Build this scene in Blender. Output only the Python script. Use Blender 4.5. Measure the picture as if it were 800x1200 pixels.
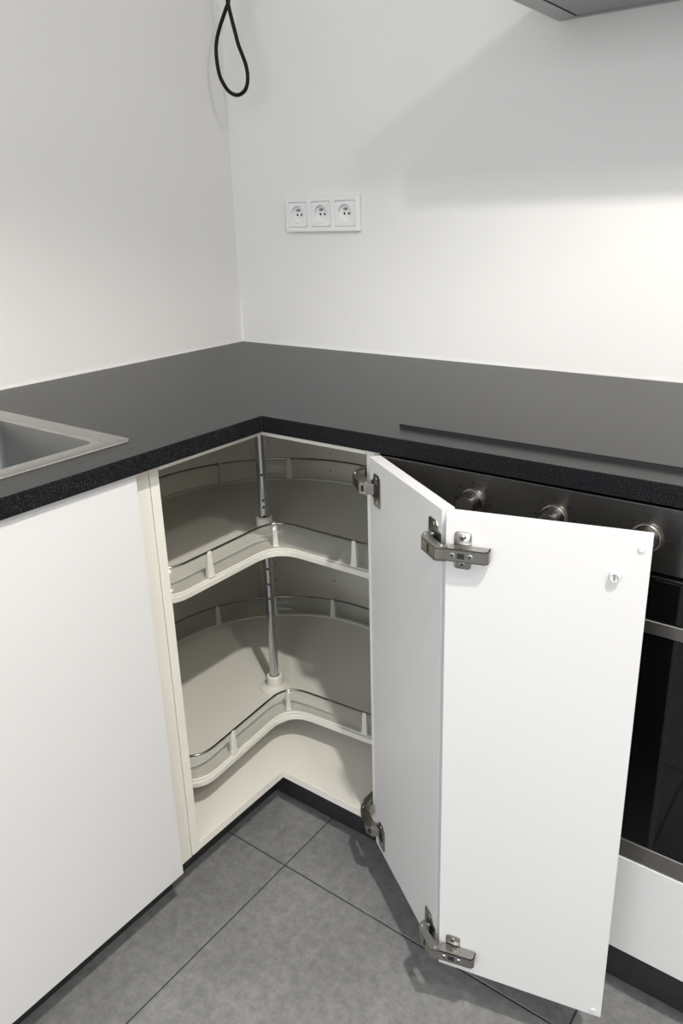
import bpy, bmesh, math, random
from mathutils import Vector, Matrix, Euler
for o in list(bpy.data.objects): bpy.data.objects.remove(o)
S = bpy.context.scene
COL = S.collection
random.seed(7)

# ------------------------------------------------------------ camera, world, lamps, exposure
cam_d = bpy.data.cameras.new('camera'); cam = bpy.data.objects.new('camera', cam_d); COL.objects.link(cam)
cam.location = (1.48661646, -1.53773229, 1.19273611)
cam.rotation_euler = (1.24087256, 0.0270545247, 0.636228971)
cam_d.sensor_fit = 'VERTICAL'; cam_d.sensor_height = 36; cam_d.sensor_width = 24
cam_d.lens = 908.6 * 36 / 1200
cam_d.shift_x = (400 - 402.2) / 1200; cam_d.shift_y = (563.19 - 600) / 1200
cam_d.clip_start = 0.02
S.camera = cam

W = bpy.data.worlds.new('world'); S.world = W; W.use_nodes = True
W.node_tree.nodes['Background'].inputs[0].default_value = (0.9, 0.95, 1, 1)
W.node_tree.nodes['Background'].inputs[1].default_value = 0.3

def lamp(name, loc, power, size, color=(1, 1, 1), size_y=None, rot=(0, 0, 0)):
    if size_y is None:
        d = bpy.data.lights.new(name, 'POINT'); d.shadow_soft_size = size
    else:
        d = bpy.data.lights.new(name, 'AREA'); d.shape = 'RECTANGLE'; d.size = size; d.size_y = size_y
    d.energy = power; d.color = color
    o = bpy.data.objects.new(name, d); COL.objects.link(o); o.location = loc; o.rotation_euler = rot
    return o
def downlight(name, loc, power, size, cone, blend, color):
    d = bpy.data.lights.new(name, 'SPOT'); d.shadow_soft_size = size; d.energy = power; d.color = color
    d.spot_size = math.radians(cone); d.spot_blend = blend
    o = bpy.data.objects.new(name, d); COL.objects.link(o); o.location = loc
    return o
WARM = (1, 0.97, 0.92)
downlight('recessed_spot', (1.80, -1.33, 2.40), 116, 0.035, 122, 0.35, WARM)       # ceiling downlight over the corner
lamp('ceiling_lamp', (2.45, -1.50, 2.40), 27, 0.07, WARM)                          # bare bulb further right
lamp('window_daylight', (1.75, -3.5, 1.55), 37, 2.0, (0.86, 0.92, 1.0), 1.6, (math.radians(90), 0, 0))
S.view_settings.view_transform = 'Standard'; S.view_settings.look = 'None'
S.view_settings.exposure = 0.27; S.view_settings.gamma = 1; S.view_settings.use_curve_mapping = False

# ------------------------------------------------------------ materials
def mat(name, col, rough=0.5, metal=0.0, spec=0.5, aniso=0.0, coat=0.0):
    m = bpy.data.materials.new(name); m.use_nodes = True
    b = m.node_tree.nodes['Principled BSDF']
    b.inputs['Base Color'].default_value = (*col, 1); b.inputs['Roughness'].default_value = rough
    b.inputs['Metallic'].default_value = metal; b.inputs['Specular IOR Level'].default_value = spec
    b.inputs['Anisotropic'].default_value = aniso; b.inputs['Coat Weight'].default_value = coat
    return m
def nd(m, t, **kw):
    n = m.node_tree.nodes.new(t)
    for k, v in kw.items(): setattr(n, k, v)
    return n
def noise_mix(m, c1, c2, scale=5, detail=6, lo=0.4, hi=0.6, coord='Object', rough=0.6, bump=0.0, stretch=(1, 1, 1), bscale=None):
    nt = m.node_tree; b = nt.nodes['Principled BSDF']; L = nt.links.new
    tc = nd(m, 'ShaderNodeTexCoord'); mp = nd(m, 'ShaderNodeMapping'); mp.inputs['Scale'].default_value = stretch
    L(tc.outputs[coord], mp.inputs[0])
    n = nd(m, 'ShaderNodeTexNoise'); n.inputs['Scale'].default_value = scale; n.inputs['Detail'].default_value = detail
    n.inputs['Roughness'].default_value = rough
    L(mp.outputs[0], n.inputs['Vector'])
    r = nd(m, 'ShaderNodeValToRGB'); r.color_ramp.elements[0].position = lo; r.color_ramp.elements[1].position = hi
    r.color_ramp.elements[0].color = (*c1, 1); r.color_ramp.elements[1].color = (*c2, 1)
    L(n.outputs['Fac'], r.inputs[0]); L(r.outputs[0], b.inputs['Base Color'])
    if bump:
        bp = nd(m, 'ShaderNodeBump'); bp.inputs['Strength'].default_value = bump; bp.inputs['Distance'].default_value = 0.002
        n2 = nd(m, 'ShaderNodeTexNoise'); n2.inputs['Scale'].default_value = bscale or scale * 4; n2.inputs['Detail'].default_value = 5
        L(mp.outputs[0], n2.inputs['Vector']); L(n2.outputs['Fac'], bp.inputs['Height']); L(bp.outputs[0], b.inputs['Normal'])
    return r
M = {}
M['wall'] = mat('wall_paint', (0.72, 0.71, 0.69), 0.75, spec=0.2)
noise_mix(M['wall'], (0.745, 0.73, 0.705), (0.76, 0.745, 0.72), 3, 4, 0.35, 0.65, bump=0.12, bscale=60)
M['ceiling'] = mat('ceiling_paint', (0.75, 0.75, 0.74), 0.8, spec=0.2)
M['front'] = mat('white_front', (0.652, 0.643, 0.632), 0.38, spec=0.4)
M['carcass'] = mat('white_carcass', (0.76, 0.73, 0.655), 0.45, spec=0.35)
M['tray'] = mat('tray_plastic', (0.70, 0.68, 0.61), 0.4, spec=0.4)
M['plinth'] = mat('plinth', (0.022, 0.023, 0.023), 0.5)
M['chrome'] = mat('chrome', (0.58, 0.60, 0.63), 0.16, 1)
M['rail'] = mat('rail_chrome', (0.30, 0.30, 0.29), 0.2, 1)
M['hole'] = mat('dark_hole', (0.01, 0.01, 0.01), 0.6)
M['nickel'] = mat('nickel', (0.40, 0.385, 0.355), 0.24, 1)
M['nickel_dark'] = mat('nickel_dark', (0.30, 0.285, 0.26), 0.3, 1)
M['brushed'] = mat('brushed_steel', (0.20, 0.19, 0.18), 0.28, 1, aniso=0.95)
noise_mix(M['brushed'], (0.15, 0.144, 0.138), (0.20, 0.193, 0.185), 40, 3, 0.3, 0.7, stretch=(0.4, 1, 30))
M['brushed'].node_tree.nodes['Principled BSDF'].inputs['Anisotropic Rotation'].default_value = 0.0
tg = nd(M['brushed'], 'ShaderNodeCombineXYZ'); tg.inputs[2].default_value = 1.0     # brushed along x: the highlight spreads in z
M['brushed'].node_tree.links.new(tg.outputs[0], M['brushed'].node_tree.nodes['Principled BSDF'].inputs['Tangent'])
M['steel_trim'] = mat('steel_trim', (0.27, 0.26, 0.25), 0.35, 1)
M['knob'] = mat('knob_steel', (0.27, 0.255, 0.235), 0.22, 1)
M['sink'] = mat('sink_steel', (0.60, 0.58, 0.55), 0.33, 1)
noise_mix(M['sink'], (0.40, 0.385, 0.365), (0.47, 0.455, 0.43), 60, 3, 0.3, 0.7, stretch=(0.3, 3, 1))
M['bowl'] = mat('sink_steel_dark_reflection', (0.22, 0.22, 0.215), 0.38, 1)  # same sink steel, darkened: the bowl's dark floor reflection is in the colour
M['hood'] = mat('hood_steel', (0.42, 0.42, 0.42), 0.4, 1)
M['filter'] = mat('hood_filter', (0.36, 0.36, 0.36), 0.5, 0.8)
M['cable'] = mat('black_cable', (0.003, 0.003, 0.003), 0.6, spec=0.25)
M['socket'] = mat('white_socket', (0.78, 0.78, 0.76), 0.28, spec=0.5)
M['buffer'] = mat('clear_buffer', (0.62, 0.61, 0.60), 0.3)
M['print'] = mat('black_print', (0.01, 0.01, 0.01), 0.5)
M['black'] = mat('black_enamel', (0.008, 0.008, 0.009), 0.25)
M['hob'] = mat('hob_glass', (0.014, 0.014, 0.014), 0.34, spec=0.36)
M['grout'] = mat('grout', (0.06, 0.06, 0.06), 0.9)
# worktop: dark speckled laminate
M['worktop'] = mat('worktop_laminate', (0.02, 0.02, 0.022), 0.36, spec=0.37)
noise_mix(M['worktop'], (0.014, 0.014, 0.014), (0.09, 0.09, 0.09), 420, 3, 0.50, 0.74, rough=0.7, bump=0.25, bscale=160)
M['edge'] = mat('worktop_edge', (0.01, 0.01, 0.012), 0.55, spec=0.15)
noise_mix(M['edge'], (0.003, 0.0035, 0.004), (0.10, 0.105, 0.115), 600, 4, 0.54, 0.76, rough=0.7)
# floor tile
for i in range(3):
    k = 1 + 0.05 * (i - 1)
    m = mat('stone_tile', (0.12, 0.12, 0.12), 0.5, spec=0.35)
    nt = m.node_tree; L = nt.links.new; b = nt.nodes['Principled BSDF']
    r1 = noise_mix(m, (0.150 * k, 0.149 * k, 0.150 * k), (0.275 * k, 0.27 * k, 0.264 * k), 2.6, 12, 0.30, 0.72, rough=0.72, bump=0.25, bscale=50)
    tc = nd(m, 'ShaderNodeTexCoord'); n2 = nd(m, 'ShaderNodeTexNoise'); n2.inputs['Scale'].default_value = 55
    n2.inputs['Detail'].default_value = 10; n2.inputs['Roughness'].default_value = 0.75
    L(tc.outputs['Object'], n2.inputs['Vector'])
    r2 = nd(m, 'ShaderNodeValToRGB'); r2.color_ramp.elements[0].position = 0.36; r2.color_ramp.elements[1].position = 0.62
    r2.color_ramp.elements[0].color = (0.78, 0.78, 0.78, 1); r2.color_ramp.elements[1].color = (1.16, 1.16, 1.16, 1)
    L(n2.outputs['Fac'], r2.inputs[0])
    mx = nd(m, 'ShaderNodeMix', data_type='RGBA', blend_type='MULTIPLY'); mx.inputs[0].default_value = 1
    L(r1.outputs[0], mx.inputs[6]); L(r2.outputs[0], mx.inputs[7]); L(mx.outputs[2], b.inputs['Base Color'])
    M['tile%d' % i] = m
# clear strip of the trays
def see_through(name, tint, white, gloss_rough, f, gl):
    m = bpy.data.materials.new(name); m.use_nodes = True; nt = m.node_tree; nt.nodes.clear(); L = nt.links.new
    out = nt.nodes.new('ShaderNodeOutputMaterial'); t = nt.nodes.new('ShaderNodeBsdfTransparent'); t.inputs[0].default_value = (*tint, 1)
    d = nt.nodes.new('ShaderNodeBsdfDiffuse'); d.inputs[0].default_value = (*white, 1)
    a = nt.nodes.new('ShaderNodeMixShader'); a.inputs[0].default_value = f; L(t.outputs[0], a.inputs[1]); L(d.outputs[0], a.inputs[2])
    g = nt.nodes.new('ShaderNodeBsdfGlossy'); g.inputs['Roughness'].default_value = gloss_rough
    fr = nt.nodes.new('ShaderNodeValue'); fr.outputs[0].default_value = gl
    b = nt.nodes.new('ShaderNodeMixShader'); L(fr.outputs[0], b.inputs[0]); L(a.outputs[0], b.inputs[1]); L(g.outputs[0], b.inputs[2])
    L(b.outputs[0], out.inputs[0]); return m
M['clear'] = see_through('clear_plastic', (0.95, 0.95, 0.94), (0.8, 0.8, 0.78), 0.15, 0.07, 0.02)
M['ovenglass'] = see_through('oven_glass', (0.13, 0.13, 0.14), (0.004, 0.004, 0.005), 0.04, 0.35, 0.05)

# ------------------------------------------------------------ helpers
def obj(name, bm, m, parent=None, smooth=False):
    me = bpy.data.meshes.new(name)
    bmesh.ops.recalc_face_normals(bm, faces=bm.faces)
    bm.to_mesh(me); bm.free()
    for x in (m if isinstance(m, (list, tuple)) else [m]): me.materials.append(x)
    if smooth:
        for p in me.polygons: p.use_smooth = True
        if smooth != 'all':
            me.set_sharp_from_angle(angle=math.radians(38))
    o = bpy.data.objects.new(name, me); COL.objects.link(o)
    if parent: o.parent = parent
    return o
def tag(o, label=None, cat=None, group=None, kind=None):
    for k, v in (('label', label), ('category', cat), ('group', group), ('kind', kind)):
        if v: o[k] = v
    return o
def thing(name, label, cat, loc=(0, 0, 0), group=None):
    o = bpy.data.objects.new(name, None); COL.objects.link(o); o.location = loc; o.empty_display_size = 0.05
    bpy.context.view_layer.update()
    return tag(o, label, cat, group)
def put(o, world):
    """set world matrix for an object whose parents carry translations only"""
    o.matrix_world = world; return o
def box(bm, x0, x1, y0, y1, z0, z1, bev=0.0, mtx=None, mi=0, seg=1):
    t = bmesh.new()
    vs = [t.verts.new((x, y, z)) for z in (z0, z1) for y in (y0, y1) for x in (x0, x1)]
    for f in ((0, 2, 3, 1), (4, 5, 7, 6), (0, 1, 5, 4), (2, 6, 7, 3), (0, 4, 6, 2), (1, 3, 7, 5)):
        t.faces.new([vs[i] for i in f])
    if bev: bmesh.ops.bevel(t, geom=t.edges[:], offset=bev, segments=seg, affect='EDGES', profile=0.5)
    merge(bm, t, mtx, mi)
def merge(bm, t, mtx=None, mi=0):
    if mtx is not None: bmesh.ops.transform(t, matrix=mtx, verts=t.verts)
    me = bpy.data.meshes.new('tmp')
    for f in t.faces: f.material_index = mi
    t.to_mesh(me); t.free(); bm.from_mesh(me); bpy.data.meshes.remove(me)
def prism(bm, pts, z0, z1, bev=0, mtx=None, mi=0):
    t = bmesh.new()
    a = [t.verts.new((x, y, z0)) for x, y in pts]; b = [t.verts.new((x, y, z1)) for x, y in pts]
    t.faces.new(a[::-1]); top = t.faces.new(b)
    n = len(pts)
    for i in range(n): t.faces.new((a[i], a[(i + 1) % n], b[(i + 1) % n], b[i]))
    if bev: bmesh.ops.bevel(t, geom=list(top.edges), offset=bev, segments=2, affect='EDGES', profile=0.5)
    merge(bm, t, mtx, mi)
def lathe(bm, prof, seg=24, mtx=None, mi=0, a0=0, a1=2 * math.pi):
    t = bmesh.new(); rings = []
    full = abs(a1 - a0 - 2 * math.pi) < 1e-6
    for r, z in prof:
        if r < 1e-7: rings.append([t.verts.new((0, 0, z))])
        else: rings.append([t.verts.new((r * math.cos(a0 + (a1 - a0) * i / seg), r * math.sin(a0 + (a1 - a0) * i / seg), z)) for i in range(seg if full else seg + 1)])
    for A, B in zip(rings, rings[1:]):
        n = max(len(A), len(B))
        for i in range(n if full else n - 1):
            j = (i + 1) % n
            if len(A) == 1 and len(B) == 1: continue
            if len(A) == 1: t.faces.new((A[0], B[i], B[j]))
            elif len(B) == 1: t.faces.new((A[i], A[j], B[0]))
            else: t.faces.new((A[i], A[j], B[j], B[i]))
    merge(bm, t, mtx, mi)
def cyl(bm, r, z0, z1, seg=20, mtx=None, mi=0, c=0):
    if c: lathe(bm, [(0, z0), (r, z0), (r, z1 - c), (r - c, z1), (0, z1)], seg, mtx, mi)
    else: lathe(bm, [(0, z0), (r, z0), (r, z1), (0, z1)], seg, mtx, mi)
def spline(pts, n=8, closed=False):
    P = [Vector(p) for p in pts]; out = []; N = len(P)
    for i in range(N if closed else N - 1):
        if closed: p0, p1, p2, p3 = P[(i - 1) % N], P[i], P[(i + 1) % N], P[(i + 2) % N]
        else: p0, p1, p2, p3 = P[max(i - 1, 0)], P[i], P[i + 1], P[min(i + 2, N - 1)]
        for k in range(n):
            t = k / n
            out.append(0.5 * ((2 * p1) + (p2 - p0) * t + (2 * p0 - 5 * p1 + 4 * p2 - p3) * t * t + (3 * p1 - p0 - 3 * p2 + p3) * t ** 3))
    if not closed: out.append(P[-1])
    return out
def tube(bm, pts, r, seg=8, closed=False):
    P = [Vector(p) for p in pts]; N = len(P); rings = []; up = Vector((0, 0, 1)); prev = None
    for i, p in enumerate(P):
        a = P[(i - 1) % N] if (closed or i > 0) else P[i]; b = P[(i + 1) % N] if (closed or i < N - 1) else P[i]
        d = (b - a).normalized()
        if prev is None:
            s = d.cross(up); s = s.normalized() if s.length > 1e-4 else Vector((1, 0, 0))
        else: s = (prev - d * prev.dot(d)).normalized()
        prev = s; u = s.cross(d)
        rings.append([bm.verts.new(p + (s * math.cos(2 * math.pi * k / seg) + u * math.sin(2 * math.pi * k / seg)) * r) for k in range(seg)])
    for i in range(N if closed else N - 1):
        A, B = rings[i], rings[(i + 1) % N]
        for k in range(seg): bm.faces.new((A[k], A[(k + 1) % seg], B[(k + 1) % seg], B[k]))
    if not closed: bm.faces.new(rings[0][::-1]); bm.faces.new(rings[-1])
def ribbon(bm, pts, z0, z1, th, closed=False):
    """thin upright strip along a plan polyline"""
    P = [Vector((p[0], p[1])) for p in pts]; N = len(P); rows = []
    for i, p in enumerate(P):
        a = P[(i - 1) % N] if (closed or i > 0) else P[i]; b = P[(i + 1) % N] if (closed or i < N - 1) else P[i]
        d = (b - a).normalized(); n = Vector((-d.y, d.x)) * th / 2
        rows.append([bm.verts.new((*(p + n), z0)), bm.verts.new((*(p + n), z1)), bm.verts.new((*(p - n), z1)), bm.verts.new((*(p - n), z0))])
    for i in range(N if closed else N - 1):
        A, B = rows[i], rows[(i + 1) % N]
        for k in range(4): bm.faces.new((A[k], A[(k + 1) % 4], B[(k + 1) % 4], B[k]))
    if not closed: bm.faces.new(rows[0]); bm.faces.new(rows[-1][::-1])
def cells(bm, xs, ys, z0, z1, keep):
    """watertight slab made of the grid cells for which keep(xc, yc) holds"""
    V = {}
    def v(i, j, z):
        if (i, j, z) not in V: V[(i, j, z)] = bm.verts.new((xs[i], ys[j], z))
        return V[(i, j, z)]
    K = {(i, j) for i in range(len(xs) - 1) for j in range(len(ys) - 1) if keep((xs[i] + xs[i + 1]) / 2, (ys[j] + ys[j + 1]) / 2)}
    for i, j in K:
        bm.faces.new((v(i, j, z1), v(i + 1, j, z1), v(i + 1, j + 1, z1), v(i, j + 1, z1)))
        bm.faces.new((v(i, j, z0), v(i, j + 1, z0), v(i + 1, j + 1, z0), v(i + 1, j, z0)))
        for di, dj, a, b in ((-1, 0, (i, j), (i, j + 1)), (1, 0, (i + 1, j + 1), (i + 1, j)), (0, -1, (i + 1, j), (i, j)), (0, 1, (i, j + 1), (i + 1, j + 1))):
            if (i + di, j + dj) not in K:
                f = bm.faces.new((v(*a, z0), v(*b, z0), v(*b, z1), v(*a, z1))); f.material_index = 1
def rrect(x0, x1, y0, y1, r, n=6):
    out = []
    for cx, cy, a in ((x1 - r, y1 - r, 0), (x0 + r, y1 - r, 90), (x0 + r, y0 + r, 180), (x1 - r, y0 + r, 270)):
        for k in range(n + 1):
            t = math.radians(a + 90 * k / n); out.append((cx + r * math.cos(t), cy + r * math.sin(t)))
    return out
def frame(bm, outer, inner, z0, z1, mtx=None, mi=0):
    t = bmesh.new(); n = len(outer)
    R = [[t.verts.new((x, y, z)) for x, y in pts] for pts, z in ((outer, z0), (outer, z1), (inner, z1), (inner, z0))]
    for a in range(4):
        A, B = R[a], R[(a + 1) % 4]
        for i in range(n): t.faces.new((A[i], A[(i + 1) % n], B[(i + 1) % n], B[i]))
    merge(bm, t, mtx, mi)

# ------------------------------------------------------------ key measures
H = 0.8758; T = 0.8473               # worktop top and underside
FX, FY = 0.581, -0.570               # carcass front planes of the two runs
RX, RY = 3.6, -3.6                   # far sides of the room
B = bmesh.new

# ------------------------------------------------------------ setting
TS = 0.565
x_lines = [0.665 + TS * k for k in range(-2, 7)]; y_lines = [-0.671 + TS * k for k in range(-6, 3)]
bm = B(); box(bm, 0, RX, RY, 0, -0.05, -0.003); floor = tag(obj('floor', bm, M['grout']), kind='structure')
g = 0.0016
for i in range(len(x_lines) - 1):
    for j in range(len(y_lines) - 1):
        x0, x1 = max(x_lines[i] + g, 0), min(x_lines[i + 1] - g, RX)
        y0, y1 = max(y_lines[j] + g, RY), min(y_lines[j + 1] - g, 0)
        if x1 - x0 < 0.01 or y1 - y0 < 0.01: continue
        bm = B(); box(bm, x0, x1, y0, y1, -0.003, 0, 0.0008)
        obj('tile', bm, M['tile%d' % random.randrange(3)], floor)
bm = B(); box(bm, -0.1, 0, RY, 0, -0.05, 2.5); tag(obj('wall_left', bm, M['wall']), kind='structure')
bm = B(); box(bm, -0.1, RX + 0.1, 0, 0.1, -0.05, 2.5); tag(obj('wall_back', bm, M['wall']), kind='structure')
bm = B(); box(bm, RX, RX + 0.1, RY, 0, -0.05, 2.5); tag(obj('wall_right', bm, M['wall']), kind='structure')
bm = B(); box(bm, -0.1, RX + 0.1, RY - 0.1, RY, -0.05, 2.5); tag(obj('wall_front', bm, M['wall']), kind='structure')
bm = B(); box(bm, -0.1, RX + 0.1, RY - 0.1, 0.1, 2.5, 2.6); tag(obj('ceiling', bm, M['ceiling']), kind='structure')
# thin acrylic bead in the wall corner and along the worktop
bm = B()
prism(bm, [(0, 0), (0.005, 0), (0.0015, -0.0015), (0, -0.005)], H + 0.0022, H + 0.11)
tag(obj('trim_1', bm, M['wall']), kind='structure')

# ------------------------------------------------------------ worktop with sink cutout
SX0, SX1, SY0, SY1 = 0.150, 0.525, -1.36, -0.836     # cutout
wt = thing('worktop', 'black speckled L-shaped worktop running into the wall corner', 'worktop', (0.3, -0.3, T))
off = Matrix.Translation((-0.3, 0.3, -T))
bm = B(); XE, YE = 2.1, -2.05
cells(bm, [0.0015, SX0, SX1, 0.611, XE], [YE, SY0, SY1, -0.600, -0.0015], T, H,
      lambda x, y: (x < 0.611 or y > -0.6) and not (SX0 < x < SX1 and SY0 < y < SY1))
bmesh.ops.transform(bm, matrix=off, verts=bm.verts)
o = obj('slab', bm, [M['worktop'], M['edge']], wt)
mod = o.modifiers.new('bevel', 'BEVEL'); mod.width = 0.0012; mod.segments = 2; mod.limit_method = 'ANGLE'
bm = B()      # bright sealant line where the slab meets the walls
ribbon(bm, [(0.0018, YE), (0.0018, -0.0018), (XE, -0.0018)], H, H + 0.002, 0.003)
bmesh.ops.transform(bm, matrix=off, verts=bm.verts)
tag(obj('sealant_joint', bm, M['socket'], wt), 'thin white sealant line')

# ------------------------------------------------------------ sink
sk = thing('sink', 'brushed steel inset sink at the left edge of the worktop', 'sink', (0.32, -1.09, H))
off = Matrix.Translation((-0.32, 1.09, -H))
bm = B()
O_ = rrect(0.115, 0.5425, -1.38, -0.8165, 0.012); Ib = rrect(0.205, 0.502, -1.33, -0.849, 0.028)
n = len(O_)
levels = [(rrect(0.115, 0.5425, -1.38, -0.8165, 0.012), H + 0.0002), (rrect(0.1155, 0.542, -1.3795, -0.817, 0.0117), H + 0.0022),
          (rrect(0.119, 0.5385, -1.376, -0.8205, 0.010), H + 0.0030), (rrect(0.196, 0.511, -1.339, -0.840, 0.034), H + 0.0022),
          (rrect(0.202, 0.505, -1.333, -0.846, 0.031), H + 0.0010), (rrect(0.205, 0.502, -1.33, -0.849, 0.028), H - 0.003),
          (rrect(0.210, 0.497, -1.325, -0.854, 0.028), H - 0.135), (rrect(0.216, 0.491, -1.319, -0.860, 0.028), H - 0.150),
          (rrect(0.232, 0.475, -1.303, -0.876, 0.025), H - 0.158), (rrect(0.34, 0.37, -1.105, -1.075, 0.0149), H - 0.161)]
RR = [[bm.verts.new((x, y, z)) for x, y in pts] for pts, z in levels]
for A, C in zip(RR, RR[1:]):
    for i in range(n): bm.faces.new((A[i], A[(i + 1) % n], C[(i + 1) % n], C[i]))
bmesh.ops.transform(bm, matrix=off, verts=bm.verts)
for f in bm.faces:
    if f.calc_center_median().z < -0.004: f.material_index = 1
o = obj('basin', bm, [M['sink'], M['bowl']], sk, True)
bm = B(); lathe(bm, [(0.045, 0.0035), (0.040, 0.005), (0.030, 0.002), (0.0, 0.001)], 28, Matrix.Translation((0.355 - 0.32, 0, -0.161)))
obj('drain', bm, M['chrome'], sk, True)

# ------------------------------------------------------------ sink cabinet (left run)
sc = thing('sink_cabinet', 'white handleless base cabinet under the sink on the left', 'cabinet', (0.3, -1.2, 0))
def part(name, boxes, m, parent, origin, bev=0.0008):
    bm = B()
    for b in boxes: box(bm, *b, bev)
    bmesh.ops.transform(bm, matrix=Matrix.Translation([-c for c in origin]), verts=bm.verts)
    return obj(name, bm, m, parent)
so = (0.3, -1.2, 0)
part('side_panel', [(0.02, 0.5622, -0.8438, -0.8278, 0.098, T - 0.001)], M['carcass'], sc, so)
part('side_panel', [(0.02, 0.5805, -1.470, -1.454, 0.098, T - 0.001)], M['carcass'], sc, so)
part('bottom_panel', [(0.02, 0.5805, -1.453, -0.8842, 0.098, 0.114)], M['carcass'], sc, so)
part('door', [(0.582, 0.600, -1.467, -0.8615, 0.101, T - 0.0025)], M['front'], sc, so)
part('filler_strip', [(0.563, 0.5813, -0.8835, -0.8243, 0.0975, T - 0.001)], M['carcass'], sc, so)
part('plinth_board', [(0.512, 0.528, -1.470, -0.835, 0.0, 0.097)], M['plinth'], sc, so)

# next base unit of the left run, beyond the frame
nb = thing('base_cabinet', 'white base cabinet beyond the sink unit, out past the left edge', 'cabinet', (0.3, -1.76, 0))
no = (0.3, -1.76, 0)
part('carcass', [(0.02, 0.5805, -2.05, -1.474, 0.098, T - 0.001)], M['carcass'], nb, no)
part('door', [(0.582, 0.600, -2.048, -1.470, 0.101, T - 0.0025)], M['front'], nb, no)
part('plinth_board', [(0.512, 0.528, -2.05, -1.472, 0.0, 0.097)], M['plinth'], nb, no)

# ------------------------------------------------------------ corner cabinet
CL, CR = -0.8225, 0.8225              # outer ends
cc = thing('corner_cabinet', 'white L-shaped corner cabinet standing open with a bifold door', 'cabinet', (0.4, -0.4, 0))
co = (0.4, -0.4, 0)
part('side_panel', [(0.022, FX, CL, CL + 0.0175, 0.0975, T - 0.001)], M['carcass'], cc, co)
part('side_panel', [(CR - 0.0175, CR, FY, -0.022, 0.0975, T - 0.001)], M['carcass'], cc, co)
part('back_panel', [(0.014, 0.0215, CL, -0.014, 0.0975, T - 0.001)], M['carcass'], cc, co, 0)
part('back_panel', [(0.0225, CR, -0.0215, -0.014, 0.0975, T - 0.001)], M['carcass'], cc, co, 0)
part('bottom_panel', [(0.022, FX - 0.0005, CL + 0.018, -0.022, 0.0975, 0.1145)], M['carcass'], cc, co, 0.0006)
part('bottom_panel', [(FX, CR - 0.018, FY, -0.022, 0.0975, 0.1145)], M['carcass'], cc, co, 0.0006)
bm = B(); cells(bm, [0.022, FX, CR - 0.018], [CL + 0.018, FY, -0.022], T - 0.0165, T - 0.001, lambda x, y: x < FX or y > FY)
bmesh.ops.transform(bm, matrix=Matrix.Translation((-0.4, 0.4, 0)), verts=bm.verts)
obj('top_panel', bm, [M['carcass'], M['carcass']], cc)
part('plinth_board', [(0.498, 0.514, -0.833, -0.505, 0.0, 0.097)], M['plinth'], cc, co)
part('plinth_board', [(0.5145, 0.836, -0.5215, -0.5055, 0.0, 0.097)], M['plinth'], cc, co)
part('filler_strip', [(0.8235, 0.8445, FY - 0.0003, FY + 0.018, 0.0975, T - 0.001)], M['front'], cc, co)
# shelf-pin holes in the back panels, 2 mm dark bores
bm = B()
for x in (0.09, 0.304, 0.60):
    for z in (0.188, 0.245, 0.30, 0.42, 0.47, 0.516, 0.562, 0.609, 0.66, 0.72):
        cyl(bm, 0.0022, 0, 0.0004, 8, Matrix.Translation((x - 0.4, -0.0216 + 0.4, z)) @ Matrix.Rotation(math.pi / 2, 4, 'X'))
tag(obj('pin_holes', bm, M['hole'], cc), 'small dark shelf-pin holes', kind='stuff')

# bifold door leaves.  Local frame: x along the leaf, y out of the visible (inner) face, z up
def leaf_matrix(p, e):
    u = (Vector((*e, 0)) - Vector((*p, 0))).normalized(); nrm = Vector((u.y, -u.x, 0))
    return Matrix(((u.x, nrm.x, 0, p[0]), (u.y, nrm.y, 0, p[1]), (0, 0, 1, 0), (0, 0, 0, 1)))
L1 = leaf_matrix((0.8415, -0.6135), (1.049, -0.752)); L2 = leaf_matrix((1.0548, -0.7580), (1.2853, -0.7020))
W1, W2 = 0.2440, 0.2370
ZD0, ZD1 = 0.108, T - 0.0025
def leaf(mtx, w):
    bm = B(); box(bm, 0, w, -0.018, 0, ZD0, ZD1, 0.0009)
    o = obj('door', bm, M['front'], cc); bpy.context.view_layer.update()
    o.matrix_parent_inverse = Matrix.Identity(4)
    o.matrix_local = Matrix.Translation((-0.4, 0.4, 0)) @ mtx
    return o
door1 = leaf(L1, W1); door2 = leaf(L2, W2)
def ry(a): return Matrix.Rotation(a, 4, 'Y')
def rx(a): return Matrix.Rotation(a, 4, 'X')
TR = Matrix.Translation
FACE = rx(-math.pi / 2)        # lathe axis z -> +y (out of the leaf face)
def screw(bm, x, y, z, r=0.0036, mi=1):
    lathe(bm, [(r, 0), (r, 0.0008), (r * 0.75, 0.0016), (0, 0.0018)], 14, TR((x, y, z)) @ FACE, 0)
    box(bm, x - r * 0.6, x + r * 0.6, y + 0.0014, y + 0.0021, z - 0.0005, z + 0.0005, 0, None, mi)
    box(bm, x - 0.0005, x + 0.0005, y + 0.0014, y + 0.0021, z - r * 0.6, z + r * 0.6, 0, None, mi)
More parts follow.
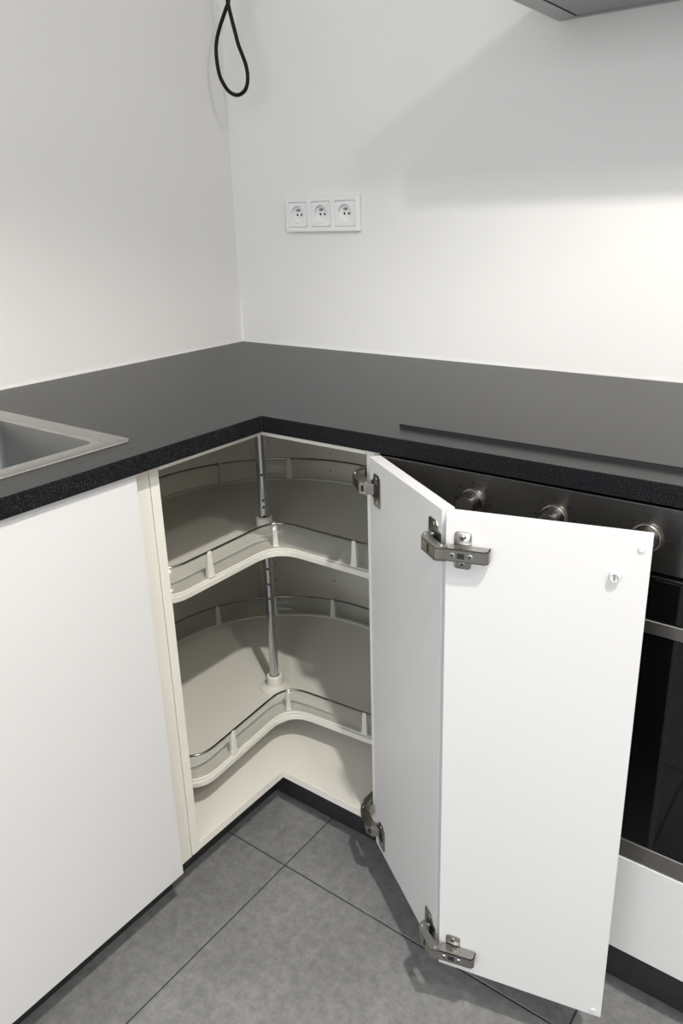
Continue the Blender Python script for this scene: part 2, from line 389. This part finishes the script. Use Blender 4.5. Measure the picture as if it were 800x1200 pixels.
def cup(parent, x, zc, right):
    """hinge cup flange screwed on a leaf; the bore opens towards the leaf edge"""
    bm = B()
    prof = []
    for px, pz in ((-0.015, -0.026), (0.004, -0.026), (0.008, -0.021), (0.008, -0.0145), (0.0165, -0.0125), (0.0165, 0.0125),
                   (0.008, 0.0145), (0.008, 0.021), (0.004, 0.026), (-0.015, 0.026), (-0.018, 0.023), (-0.018, -0.023)):
        prof.append((px * (1 if right else -1), pz))
    prism(bm, prof, 0, 0.0016, 0.0004, TR((x, 0, zc)) @ FACE @ Matrix.Scale(-1, 4, (0, 1, 0)))
    for dz in (-0.0195, 0.0195): screw(bm, x - (0.003 if right else -0.003), 0.0014, zc + dz, 0.0034)
    o = obj('hinge_cup', bm, [M['nickel'], M['hole']], parent, True)
    bm = B()     # recessed bore, dark
    prism(bm, rrect(x - 0.0095, x + 0.0135 if right else x + 0.0095, -zc - 0.0105, -zc + 0.0105, 0.004), 0.0012, 0.0020, 0, FACE)
    tag(obj('cup_bore', bm, M['hole'], parent), 'dark hinge bore')
def knuckle(bm, pts, w, zc, th=0.0022):
    """bent link plates seen from above (x, y), upper and lower cheek joined by a web"""
    for z0, z1 in ((zc - w / 2, zc - w / 2 + th), (zc + w / 2 - th, zc + w / 2)):
        prism(bm, pts, z0, z1)
def hinge_b(zc):
    # cup on leaf 1 near its free edge
    cup(door1, 0.2265, zc, True)
    # wide-angle link: from the cup up over the gap to the arm on leaf 2, in leaf 2 coordinates
    bm = B()
    def l1(x, y):  # leaf-1 point to leaf-2 frame
        q = L2.inverted() @ (L1 @ Vector((x, y, 0))); return (q.x, q.y)
    w = 0.019
    a = [l1(0.2235, 0.001), l1(0.2195, 0.008), l1(0.2215, 0.0155), l1(0.2290, 0.0215), (-0.0075, 0.0215), (0.001, 0.0205), (0.006, 0.0185), (0.006, 0.0115), (-0.003, 0.010), l1(0.2330, 0.011), l1(0.2330, 0.001)]
    knuckle(bm, a, w, zc, 0.003)
    # web closing the outside of the knuckle
    outer = a[0:7]
    for p, q in list(zip(outer, outer[1:]))[1:]:
        d = Vector((q[0] - p[0], q[1] - p[1])); L_ = d.length; ang = math.atan2(d.y, d.x)
        box(bm, 0, L_, -0.0018, 0, -w / 2 + 0.0015, w / 2 - 0.0015, 0, TR((p[0], p[1], zc)) @ Matrix.Rotation(ang, 4, 'Z'))
    tag(obj('hinge_link', bm, [M['nickel']], door2, False))
    for q in (l1(0.2275, 0.0150), l1(0.2285, 0.0055), (-0.001, 0.0160)):
        bm = B(); cyl(bm, 0.0024, -w / 2 - 0.0012, w / 2 + 0.0012, 12, TR((*q, zc)), 0, 0.0005)
        obj('hinge_pin', bm, M['chrome'], door2, True)
    # rivet head and slot on the outer web of the link
    p, q = Vector(l1(0.2195, 0.008)), Vector(l1(0.2215, 0.0155)); c = (p + q) / 2; d = (q - p).normalized()
    m = Matrix(((-d.y, d.x, 0, c.x), (d.x, d.y, 0, c.y), (0, 0, 1, zc), (0, 0, 0, 1)))
    bm = B(); cyl(bm, 0.0042, -0.0006, 0.0014, 16, TR((c.x, c.y, zc)) @ Matrix.Rotation(math.atan2(d.y, d.x), 4, 'Z') @ rx(-math.pi / 2), 0, 0.0005)
    obj('rivet', bm, M['chrome'], door2, True)
    p, q = Vector(l1(0.2290, 0.0215)), Vector((-0.0075, 0.0215)); c = p * 0.5 + q * 0.5; ang = math.atan2(q.y - p.y, q.x - p.x)
    bm = B(); box(bm, -0.0022, 0.0022, -0.0002, 0.0004, -0.005, 0.005, 0, TR((c.x, c.y, zc)) @ Matrix.Rotation(ang, 4, 'Z'))
    tag(obj('link_slot', bm, M['hole'], door2), 'dark slot')
    # mounting plate: cross of two tabs
    bm = B()
    prism(bm, rrect(0.0115, 0.0330, -0.0245, 0.0245, 0.004), 0, 0.0022, 0.0004, TR((0, 0, zc)) @ FACE)
    box(bm, 0.006, 0.054, 0.0002, 0.0075, zc - 0.0062, zc + 0.0062, 0.0006)
    screw(bm, 0.0222, 0.0020, zc + 0.0175, 0.0045); screw(bm, 0.0222, 0.0020, zc - 0.0175, 0.0045)
    obj('mounting_plate', bm, [M['nickel'], M['hole']], door2, True)
    # arm: U channel, slightly tapered
    bm = B()
    th = 0.0014; y0, y1 = 0.0035, 0.0195
    x0, x1 = -0.003, 0.0575; w = 0.0165
    prof = [(x0, y1 - 0.004), (x0 + 0.002, y1), (x1 - 0.004, y1 - 0.002), (x1, y1 - 0.006), (x1, y0), (0.012, y0), (0.006, 0.010), (x0, 0.010)]
    prism(bm, prof, zc - w / 2, zc - w / 2 + th); prism(bm, prof, zc + w / 2 - th, zc + w / 2)
    top = prof[:5]
    for p, q in zip(top, top[1:]):
        d = Vector((q[0] - p[0], q[1] - p[1])); ang = math.atan2(d.y, d.x)
        box(bm, 0, d.length, -th, 0, -w / 2, w / 2, 0, TR((p[0], p[1], zc)) @ Matrix.Rotation(ang, 4, 'Z'))
    obj('hinge_arm', bm, M['nickel'], door2)
    bm = B()
    def out(x): return y1 - 0.002 * (x + 0.001) / 0.0545
    box(bm, 0.0195, 0.0285, out(0.024) - 0.0008, out(0.024) + 0.0004, zc - 0.0036, zc + 0.0036)
    tag(obj('arm_slot', bm, M['hole'], door2), 'dark slot')
    bm = B()
    for x in (0.0135, 0.0355): screw(bm, x, out(x) - 0.0006, zc, 0.0036)
    obj('screw', bm, [M['chrome'], M['hole']], door2, True)
def hinge_a(zc):
    # cup on leaf 1 next to the cabinet, link reaching in to the side panel
    cup(door1, 0.0255, zc, False)
    inv = L1.inverted()
    def w1(x, y): q = inv @ Vector((x, y, 0)); return (q.x, q.y)
    w = 0.0175
    bm = B()
    a = [(0.020, 0.001), (0.014, 0.013), (0.004, 0.019), w1(0.8020, -0.604), w1(0.7960, -0.594), w1(0.7965, -0.582), w1(0.8045, -0.578), w1(0.8045, -0.592), w1(0.823, -0.604), (-0.003, 0.0035), (0.004, 0.0010), (0.010, 0.001)]
    knuckle(bm, a, w, zc, 0.003)
    outer = a[0:6]
    for p, q in zip(outer, outer[1:]):
        d = Vector((q[0] - p[0], q[1] - p[1])); ang = math.atan2(d.y, d.x)
        box(bm, 0, d.length, -0.0004, 0.0012, -w / 2 + 0.0015, w / 2 - 0.0015, 0, TR((p[0], p[1], zc)) @ Matrix.Rotation(ang, 4, 'Z'))
    obj('hinge_link', bm, M['nickel'], door1)
    for p in (w1(0.8015, -0.5960), (0.011, 0.0105)):
        bm = B(); cyl(bm, 0.0026, -w / 2 - 0.0016, w / 2 + 0.0016, 12, TR((*p, zc)))
        obj('hinge_pin', bm, M['chrome'], door1, True)
    for (p, q), hw in (((a[2], a[3]), 0.0062), ((a[1], a[2]), 0.0026)):
        c = ((p[0] + q[0]) / 2, (p[1] + q[1]) / 2); ang = math.atan2(q[1] - p[1], q[0] - p[0])
        bm = B(); box(bm, -hw, hw, -0.0010, 0.0001, -0.0048, 0.0048, 0, TR((*c, zc)) @ Matrix.Rotation(ang, 4, 'Z'))
        tag(obj('link_slot', bm, M['hole'], door1), 'dark slot')
    # arm and plate fixed on the inner face of the side panel: parts of the cabinet
    bm = B()
    box(bm, 0.7905 - 0.4, 0.8035 - 0.4, -0.585 + 0.4, -0.522 + 0.4, zc - 0.008, zc + 0.008, 0.0015)
    o = obj('hinge_arm', bm, M['nickel'], cc)
    bm = B()
    prism(bm, rrect(-0.0105, 0.0105, -0.024, 0.024, 0.004), 0, 0.0018, 0.0004, TR((0.8047 - 0.4, -0.545 + 0.4, zc)) @ ry(-math.pi / 2) @ Matrix.Rotation(math.pi / 2, 4, 'Z'))
    obj('mounting_plate', bm, M['nickel'], cc)
for zc in (0.7985, 0.1465): hinge_b(zc); hinge_a(zc)
# catch and rubber buffers on leaf 2
bm = B()
lathe(bm, [(0.0066, 0), (0.0068, 0.0012), (0.0062, 0.0062), (0.0052, 0.0078), (0.0046, 0.0078), (0.0040, 0.0066), (0, 0.0066)], 24, TR((0.2003, 0, 0.7935)) @ FACE)
obj('door_catch', bm, M['buffer'], door2, True)
bm = B(); box(bm, 0.1992, 0.2014, 0.0064, 0.0072, 0.7893, 0.7977); box(bm, 0.2036, 0.2046, 0.0064, 0.0072, 0.790, 0.797)
tag(obj('catch_slot', bm, M['filter'], door2), 'grey slot of the catch')
for x, z in ((0.2262, 0.8298), (0.2262, 0.1175)):
    bm = B(); lathe(bm, [(0.0042, 0), (0.0042, 0.0010), (0.0034, 0.0019), (0, 0.0021)], 18, TR((x, 0, z)) @ FACE)
    obj('door_buffer', bm, M['buffer'], door2, True)

# ------------------------------------------------------------ carousel
PX, PY = 0.452, -0.440
ca = thing('carousel', 'two-tier swivel carousel with chrome pole inside the open corner cabinet', 'carousel', (PX, PY, 0.1155))
def fillet(pts, rad, n=8):
    out = []; N = len(pts)
    for i in range(N):
        r = rad[i]
        if not r: out.append(pts[i]); continue
        p = Vector(pts[i]); a = (Vector(pts[i - 1]) - p); b = (Vector(pts[(i + 1) % N]) - p)
        d = min(r, a.length * 0.98, b.length * 0.98); A = p + a.normalized() * d; C = p + b.normalized() * d
        for k in range(n + 1):
            t = k / n; q = A * (1 - t) ** 2 + p * 2 * t * (1 - t) + C * t * t; out.append((q.x, q.y))
    return out
def outline(ins=0.0, R=0.343, ax=0.077, ay=-0.054, f=0.062):
    R -= ins; ax -= ins; ay += ins
    pa = (ax, -math.sqrt(R * R - ax * ax)); pb = (math.sqrt(R * R - ay * ay), ay)
    a0 = math.atan2(pb[1], pb[0]); a1 = math.atan2(pa[1], pa[0]) + 2 * math.pi
    # straight arms, then the big arc (counter-clockwise from the right arm to the left one)
    n = 60; cut = math.radians(9)
    arc = [(R * math.cos(a0 + cut + (a1 - a0 - 2 * cut) * k / n), R * math.sin(a0 + cut + (a1 - a0 - 2 * cut) * k / n)) for k in range(n + 1)]
    arcp0, arcp1 = arc[0], arc[-1]
    def corner(p, c, q, m=8):
        P_, C_, Q_ = Vector(p), Vector(c), Vector(q)
        return [tuple(P_ * (1 - t) ** 2 + C_ * 2 * t * (1 - t) + Q_ * t * t) for t in [k / m for k in range(m + 1)]]
    c1 = corner(arcp1, pa, (ax, pa[1] + 0.050)); c2 = corner((ax, ay - f), (ax, ay), (ax + f, ay), 10); c3 = corner((pb[0] - 0.050, ay), pb, arcp0)
    path = c1 + c2 + c3 + arc[1:-1]
    return path
def make_tray(z, rot, angs):
    o0 = outline(0); o1 = outline(0.002); oq = outline(0.0010); oa = outline(0.0065); ob = outline(0.0075); o2 = outline(0.0150); o3 = outline(0.0162)
    bm = B(); n = len(o0)
    lv = [(o1, -0.0120), (o0, -0.0105), (o0, -0.0010), (oq, 0.0002), (oa, 0.0006), (ob, 0.0018), (o2, 0.0018), (o3, 0.0)]
    RR = [[bm.verts.new((x, y, zz)) for x, y in p] for p, zz in lv]
    for A, C in zip(RR, RR[1:]):
        for i in range(n): bm.faces.new((A[i], A[(i + 1) % n], C[(i + 1) % n], C[i]))
    bm.faces.new(RR[-1]); bm.faces.new(RR[0][::-1])
    bmesh.ops.triangulate(bm, faces=[f for f in bm.faces if len(f.verts) > 4])
    tr = obj('tray', bm, M['tray'], ca); tr.location = (0, 0, z - 0.1155); tr.rotation_euler = (0, 0, rot)
    tag(tr, 'upper cream tray' if z > 0.4 else 'lower cream tray')
    mid = outline(0.009, f=0.055)
    bm = B(); tube(bm, [(x, y, 0.052) for x, y in mid], 0.0022, 8, True)
    obj('rail', bm, M['rail'], tr, 'all')
    bm = B(); ribbon(bm, mid, 0.0020, 0.050, 0.0012, True)
    tag(obj('clear_strip', bm, M['clear'], tr, 'all'), 'see-through plastic strip under the rail')
    sup = []
    sup.append((0.068, -0.225, 0)); sup.append((0.086 - 0.009, -0.045 - 0.024 + 0.014, 45)); sup.append((0.262, -0.045, 90))
    for a in angs: sup.append((0.334 * math.cos(math.radians(a)), 0.334 * math.sin(math.radians(a)), a))
    for x, y, a in sup:
        bm = B(); t = bmesh.new()
        vs = []
        for zz, hw, hd in ((0.003, 0.0075, 0.0065), (0.012, 0.0062, 0.0050), (0.050, 0.0045, 0.0038), (0.0535, 0.0040, 0.0032)):
            vs.append([t.verts.new((sx * hd, sy * hw, zz)) for sx, sy in ((-1, -1), (1, -1), (1, 1), (-1, 1))])
        for A, C in zip(vs, vs[1:]):
            for i in range(4): t.faces.new((A[i], A[(i + 1) % 4], C[(i + 1) % 4], C[i]))
        t.faces.new(vs[0][::-1]); t.faces.new(vs[-1])
        bmesh.ops.bevel(t, geom=t.edges[:], offset=0.0008, segments=1, affect='EDGES')
        merge(bm, t, TR((x, y, 0)) @ Matrix.Rotation(math.radians(a), 4, 'Z'))
        obj('rail_support', bm, M['tray'], tr)
    # hub
    bm = B()
    lathe(bm, [(0.034, 0.0), (0.034, 0.003), (0.024, 0.005), (0.021, 0.0065), (0.0175, 0.009), (0.0175, 0.030), (0.0150, 0.032), (0.0112, 0.032), (0.0112, 0.0)], 32)
    obj('hub', bm, M['tray'], tr, True)
    return tr
make_tray(0.1955, math.radians(4.2), (10, 45, 74, 100, 127, 153, 182, 212, 240))
make_tray(0.5755, math.radians(0.3), (20, 52, 86, 121, 150, 182, 212, 242))
bm = B()
lathe(bm, [(0, 0.0), (0.0095, 0.0), (0.0095, 0.50), (0.0103, 0.501), (0.0103, 0.7140), (0, 0.7140)], 28)
obj('pole', bm, M['chrome'], ca, True)
# bores in the pole facing the room
bm = B()
dv = Vector((1.4866 - PX, -1.5377 + 0.440, 0)).normalized(); ang = math.atan2(dv.y, dv.x)
for z in (0.420, 0.455, 0.490, 0.525, 0.610, 0.630, 0.645, 0.700):
    r = 0.0103 if z > 0.616 else 0.0095
    cyl(bm, 0.0026, r - 0.001, r + 0.0003, 10, TR((0, 0, z - 0.1155)) @ Matrix.Rotation(ang, 4, 'Z') @ ry(math.pi / 2))
tag(obj('pole_holes', bm, M['hole'], ca), 'row of dark holes in the pole', kind='stuff')
bm = B()
lathe(bm, [(0.030, 0.0), (0.030, 0.004), (0.016, 0.012), (0.016, 0.020), (0.0100, 0.020)], 28)
obj('floor_bearing', bm, M['tray'], ca, True)

# ------------------------------------------------------------ oven housing, drawer, oven
OX0, OX1 = 0.8455, 1.4395
oh = thing('oven_cabinet', 'white oven housing with drawer front below the oven on the right', 'cabinet', (1.14, -0.3, 0))
oo = (1.14, -0.3, 0)
part('side_panel', [(0.8460, 0.8600, FY, -0.022, 0.098, T - 0.001)], M['carcass'], oh, oo)
part('side_panel', [(1.4250, 1.4390, FY, -0.022, 0.098, T - 0.001)], M['carcass'], oh, oo)
part('bottom_panel', [(0.8602, 1.4248, FY, -0.022, 0.098, 0.114)], M['carcass'], oh, oo)
part('shelf', [(0.8602, 1.4248, FY, -0.022, 0.280, 0.296)], M['carcass'], oh, oo)
part('drawer_front', [(OX0, OX1, -0.600, -0.5815, 0.131, 0.3025)], M['front'], oh, oo, 0.001)
part('plinth_board', [(0.8365, 1.4390, -0.538, -0.522, 0.0, 0.097)], M['plinth'], oh, oo)
part('drawer_box', [(0.875, 1.41, -0.581, -0.10, 0.125, 0.27)], M['carcass'], oh, oo)

nb2 = thing('base_cabinet', 'white base cabinet to the right of the oven, past the frame', 'cabinet', (1.77, -0.3, 0))
no2 = (1.77, -0.3, 0)
part('carcass', [(1.4405, 2.10, FY, -0.022, 0.098, T - 0.001)], M['carcass'], nb2, no2)
part('door', [(1.4425, 2.098, -0.600, -0.582, 0.131, T - 0.0025)], M['front'], nb2, no2)
part('plinth_board', [(1.4405, 2.10, -0.538, -0.522, 0.0, 0.097)], M['plinth'], nb2, no2)

ov = thing('oven', 'built-in black glass oven with steel control panel under the hob', 'oven', (1.1425, -0.3, 0.3035))
vo = (1.1425, -0.3, 0.3035)
part('control_panel', [(OX0, OX1, -0.600, -0.572, 0.757, T - 0.003)], M['brushed'], ov, vo, 0.0012)
part('housing', [(0.864, 1.421, -0.572, -0.565, 0.745, 0.835), (0.864, 1.421, -0.565, -0.045, 0.735, 0.835), (0.864, 1.421, -0.07, -0.045, 0.32, 0.735),
                 (0.864, 0.900, -0.572, -0.07, 0.32, 0.735), (1.385, 1.421, -0.572, -0.07, 0.32, 0.735), (0.864, 1.421, -0.572, -0.07, 0.304, 0.345)], M['black'], ov, vo, 0)
part('door_glass', [(OX0, OX1, -0.5985, -0.5935, 0.336, 0.7465)], M['ovenglass'], ov, vo, 0.0008)
part('door_frame', [(OX0, 0.905, -0.593, -0.574, 0.336, 0.7465), (1.380, OX1, -0.593, -0.574, 0.336, 0.7465),
                    (0.905, 1.380, -0.593, -0.574, 0.640, 0.7465), (0.905, 1.380, -0.593, -0.574, 0.336, 0.375)], M['black'], ov, vo, 0)
part('top_trim', [(OX0, OX1, -0.5935, -0.576, 0.7470, 0.7490)], M['steel_trim'], ov, vo, 0)
part('handle_strip', [(OX0, OX1, -0.6030, -0.5988, 0.6715, 0.6905)], M['steel_trim'], ov, vo, 0.0010)
part('bottom_trim', [(OX0, OX1, -0.6000, -0.575, 0.3055, 0.3350)], M['steel_trim'], ov, vo, 0.0010)
bm = B()
for k in range(15): tube(bm, [(0.905 - vo[0] + 0.034 * k, -0.545 - vo[1], 0.525 - vo[2]), (0.905 - vo[0] + 0.034 * k, -0.10 - vo[1], 0.525 - vo[2])], 0.0016, 6)
for y in (-0.552, -0.10): tube(bm, [(0.902 - vo[0], y - vo[1], 0.525 - vo[2]), (1.383 - vo[0], y - vo[1], 0.525 - vo[2])], 0.0028, 6)
obj('rack', bm, M['chrome'], ov, 'all')
def ring2d(bm, cx, cz, r, w, y):
    frame(bm, [(cx + (r + w) * math.cos(a), cz + (r + w) * math.sin(a)) for a in [2 * math.pi * k / 18 for k in range(18)]],
          [(cx + r * math.cos(a), cz + r * math.sin(a)) for a in [2 * math.pi * k / 18 for k in range(18)]], 0, 0.0003, TR((0, y, 0)) @ rx(math.pi / 2))
KN = (1.0106, 1.1315, 1.2522); KZ = 0.8025
for ki, kx in enumerate(KN):
    m = TR((kx - vo[0], -0.600 - vo[1], KZ - vo[2])) @ rx(math.pi / 2)
    bm = B()
    lathe(bm, [(0.0205, 0.0), (0.0205, 0.003), (0.0196, 0.0042), (0.0188, 0.0042), (0.0186, 0.0056), (0.0172, 0.0068), (0.0130, 0.0068)], 36, m)
    kr = obj('knob_ring', bm, M['knob'], ov, True)
    bm = B()
    lathe(bm, [(0.0142, 0.0066), (0.0140, 0.024), (0.0132, 0.0262), (0.0126, 0.0265), (0, 0.0258)], 36, m)
    kn = obj('knob', bm, M['knob'], ov, True)
    bm = B()
    y = -0.6002 - vo[1]; X = kx - vo[0]; Z = KZ - vo[2]
    def glyph(a, kind):
        gx = X + 0.0270 * math.sin(math.radians(a)); gz = Z + 0.0270 * math.cos(math.radians(a))
        if kind == 'ring': ring2d(bm, gx, gz, 0.0018, 0.0005, y)
        elif kind == 'target': ring2d(bm, gx, gz, 0.0024, 0.0006, y); box(bm, gx - 0.0008, gx + 0.0008, y - 0.0003, y, gz - 0.0008, gz + 0.0008)
        elif kind == 'square':
            frame(bm, rrect(gx - 0.0022, gx + 0.0022, gz - 0.0022, gz + 0.0022, 0.0004, 2), rrect(gx - 0.0014, gx + 0.0014, gz - 0.0014, gz + 0.0014, 0.0003, 2), 0, 0.0003, TR((0, y, 0)) @ rx(math.pi / 2))
            box(bm, gx - 0.0012, gx + 0.0012, y - 0.0003, y, gz - 0.0003, gz + 0.0003)
        elif kind == 'dash': box(bm, gx - 0.0026, gx + 0.0010, y - 0.0003, y, gz - 0.0008, gz + 0.0008); box(bm, gx + 0.0014, gx + 0.0028, y - 0.0003, y, gz - 0.0013, gz + 0.0013)
    sets = [((-90, 'square'), (-48, 'square'), (0, 'square'), (48, 'square'), (94, 'square'), (140, 'square'), (-135, 'square')),
            ((-88, 'dash'), (-45, 'dash'), (0, 'target'), (48, 'ring'), (88, 'dash'), (135, 'dash'), (-135, 'dash')),
            ((0, 'target'), (50, 'dash'), (90, 'dash'), (138, 'dash'), (-48, 'dash'), (-90, 'dash'), (-135, 'dash'))]
    for a, k in sets[ki]: glyph(a, k)
    box(bm, X - 0.0005, X + 0.0005, y - 0.0003, y, Z + 0.0205, Z + 0.0235)
    tag(obj('printed_symbols', bm, M['print'], ov), 'small black dial symbols')

# ------------------------------------------------------------ hob
hb = thing('hob', 'thin black glass hob lying on the right-hand worktop', 'hob', (1.14, -0.29, H))
bm = B(); box(bm, 0.853 - 1.14, 1.43 - 1.14, -0.547 + 0.29, -0.035 + 0.29, 0.0046, 0.0064, 0.0003)
obj('glass_plate', bm, M['hob'], hb)
bm = B(); box(bm, 0.8533 - 1.14, 1.4297 - 1.14, -0.5467 + 0.29, -0.037 + 0.29, 0.0002, 0.0046)
obj('edge_and_gap_shadow', bm, M['hole'], hb)  # black strip paints the hob's dark edge together with the gap shadow below

# ------------------------------------------------------------ extractor hood
hd = thing('extractor_hood', 'grey steel extractor hood on the wall above the hob', 'hood', (1.145, -0.001, 1.517))
D_ = 0.345
bm = B(); xl, xr = 0.853 - 1.145, 1.653 - 1.145
frame(bm, rrect(xl, xr, -D_, -0.0005, 0.001, 2), rrect(0.890 - 1.145, 1.616 - 1.145, -D_ + 0.035, -0.0125, 0.002, 2), 0, 0.04)
box(bm, xl, xr, -D_, -0.0005, 0.04, 0.055)
obj('canopy', bm, M['hood'], hd)
bm = B(); box(bm, 0.8925 - 1.145, 1.6135 - 1.145, -D_ + 0.0375, -0.015, 0.0012, 0.02, 0.001)
obj('grease_filter', bm, M['filter'], hd)
bm = B(); box(bm, 0.02, 0.20, -0.19, -0.0005, 0.0555, 0.975)
obj('chimney', bm, M['hood'], hd)

# ------------------------------------------------------------ triple socket
ts = thing('triple_socket', 'white triple wall socket on the back wall above the worktop', 'socket', (0.292, -0.0005, 1.196))
Fm = rx(math.pi / 2)      # plan xy -> wall xz, thickness towards the room
ctr = (-0.0735, -0.0025, 0.0685)
bm = B(); hs = 0.0282
xs = sorted([-0.110, 0.110] + [c + d for c in ctr for d in (-hs, hs)]); ys = [-0.0395, -hs, hs, 0.0395]
cells(bm, xs, ys, 0, 0.0088, lambda x, y: not (abs(y) < hs and any(abs(x - c) < hs for c in ctr)))
for f in bm.faces: f.material_index = 0
bmesh.ops.transform(bm, matrix=Fm, verts=bm.verts)
o = obj('frame', bm, M['socket'], ts)
mod = o.modifiers.new('bevel', 'BEVEL'); mod.width = 0.0022; mod.segments = 3; mod.limit_method = 'ANGLE'
for c in ctr:
    bm = B(); t = bmesh.new(); N = 32; hh = hs - 0.0005
    sqr = [(hh * max(-1, min(1, 1.42 * math.cos(2 * math.pi * (k + .5) / N))), hh * max(-1, min(1, 1.42 * math.sin(2 * math.pi * (k + .5) / N)))) for k in range(N)]
    rr = [[t.verts.new((x, y, 0.0005)) for x, y in sqr], [t.verts.new((x, y, 0.0078)) for x, y in sqr], [t.verts.new((x * 0.975, y * 0.975, 0.0086)) for x, y in sqr]]
    for r, z in ((0.0208, 0.0086), (0.0200, 0.0078), (0.0194, 0.0014), (0.0186, 0.0007)):
        rr.append([t.verts.new((r * math.cos(2 * math.pi * (k + .5) / N), r * math.sin(2 * math.pi * (k + .5) / N), z)) for k in range(N)])
    for A, C in zip(rr, rr[1:]):
        for i in range(N): t.faces.new((A[i], A[(i + 1) % N], C[(i + 1) % N], C[i]))
    t.faces.new(rr[-1])
    merge(bm, t, TR((c, 0, 0)) @ Fm)
    si = obj('socket_insert', bm, M['socket'], ts, True)
    for dx in (-0.0062, 0.0062):
        bm = B(); cyl(bm, 0.0027, 0.0007, 0.0011, 12, TR((c + dx + 0.001, 0, 0)) @ Fm)
        obj('contact_hole', bm, M['hole'], si)
    bm = B(); cyl(bm, 0.0026, 0.0007, 0.0115, 12, TR((c + 0.001, 0, 0.0105)) @ Fm, 0, 0.0008)
    obj('earth_pin', bm, M['nickel_dark'], si, True)

# ------------------------------------------------------------ hanging cable
cb = [(0.030, -0.012, 1.84), (0.055, -0.045, 1.76), (0.096, -0.085, 1.69), (0.1195, -0.094, 1.655), (0.1105, -0.1, 1.6280), (0.0937, -0.1, 1.6038), (0.0800, -0.1, 1.5780), (0.0747, -0.1, 1.550), (0.0790, -0.1, 1.5109), (0.0900, -0.1, 1.4880),
      (0.1080, -0.1, 1.4680), (0.1323, -0.1, 1.4585), (0.1540, -0.1, 1.4640), (0.1650, -0.1, 1.4780), (0.1676, -0.1, 1.4975), (0.1640, -0.1, 1.5170), (0.1558, -0.1, 1.5362),
      (0.1450, -0.1, 1.5600), (0.1391, -0.1, 1.5806), (0.1325, -0.103, 1.612), (0.1255, -0.104, 1.6440), (0.1230, -0.100, 1.655), (0.1300, -0.092, 1.664), (0.1400, -0.088, 1.668), (0.1520, -0.088, 1.672)]
bm = B(); tube(bm, [Vector(p) - Vector((0.03, -0.012, 1.84)) for p in spline(cb, 8)], 0.0043, 10)
o = obj('cable', bm, M['cable'], None, 'all'); o.location = (0.03, -0.012, 1.84)
tag(o, 'black cable hanging in a loop near the wall corner', 'cable')
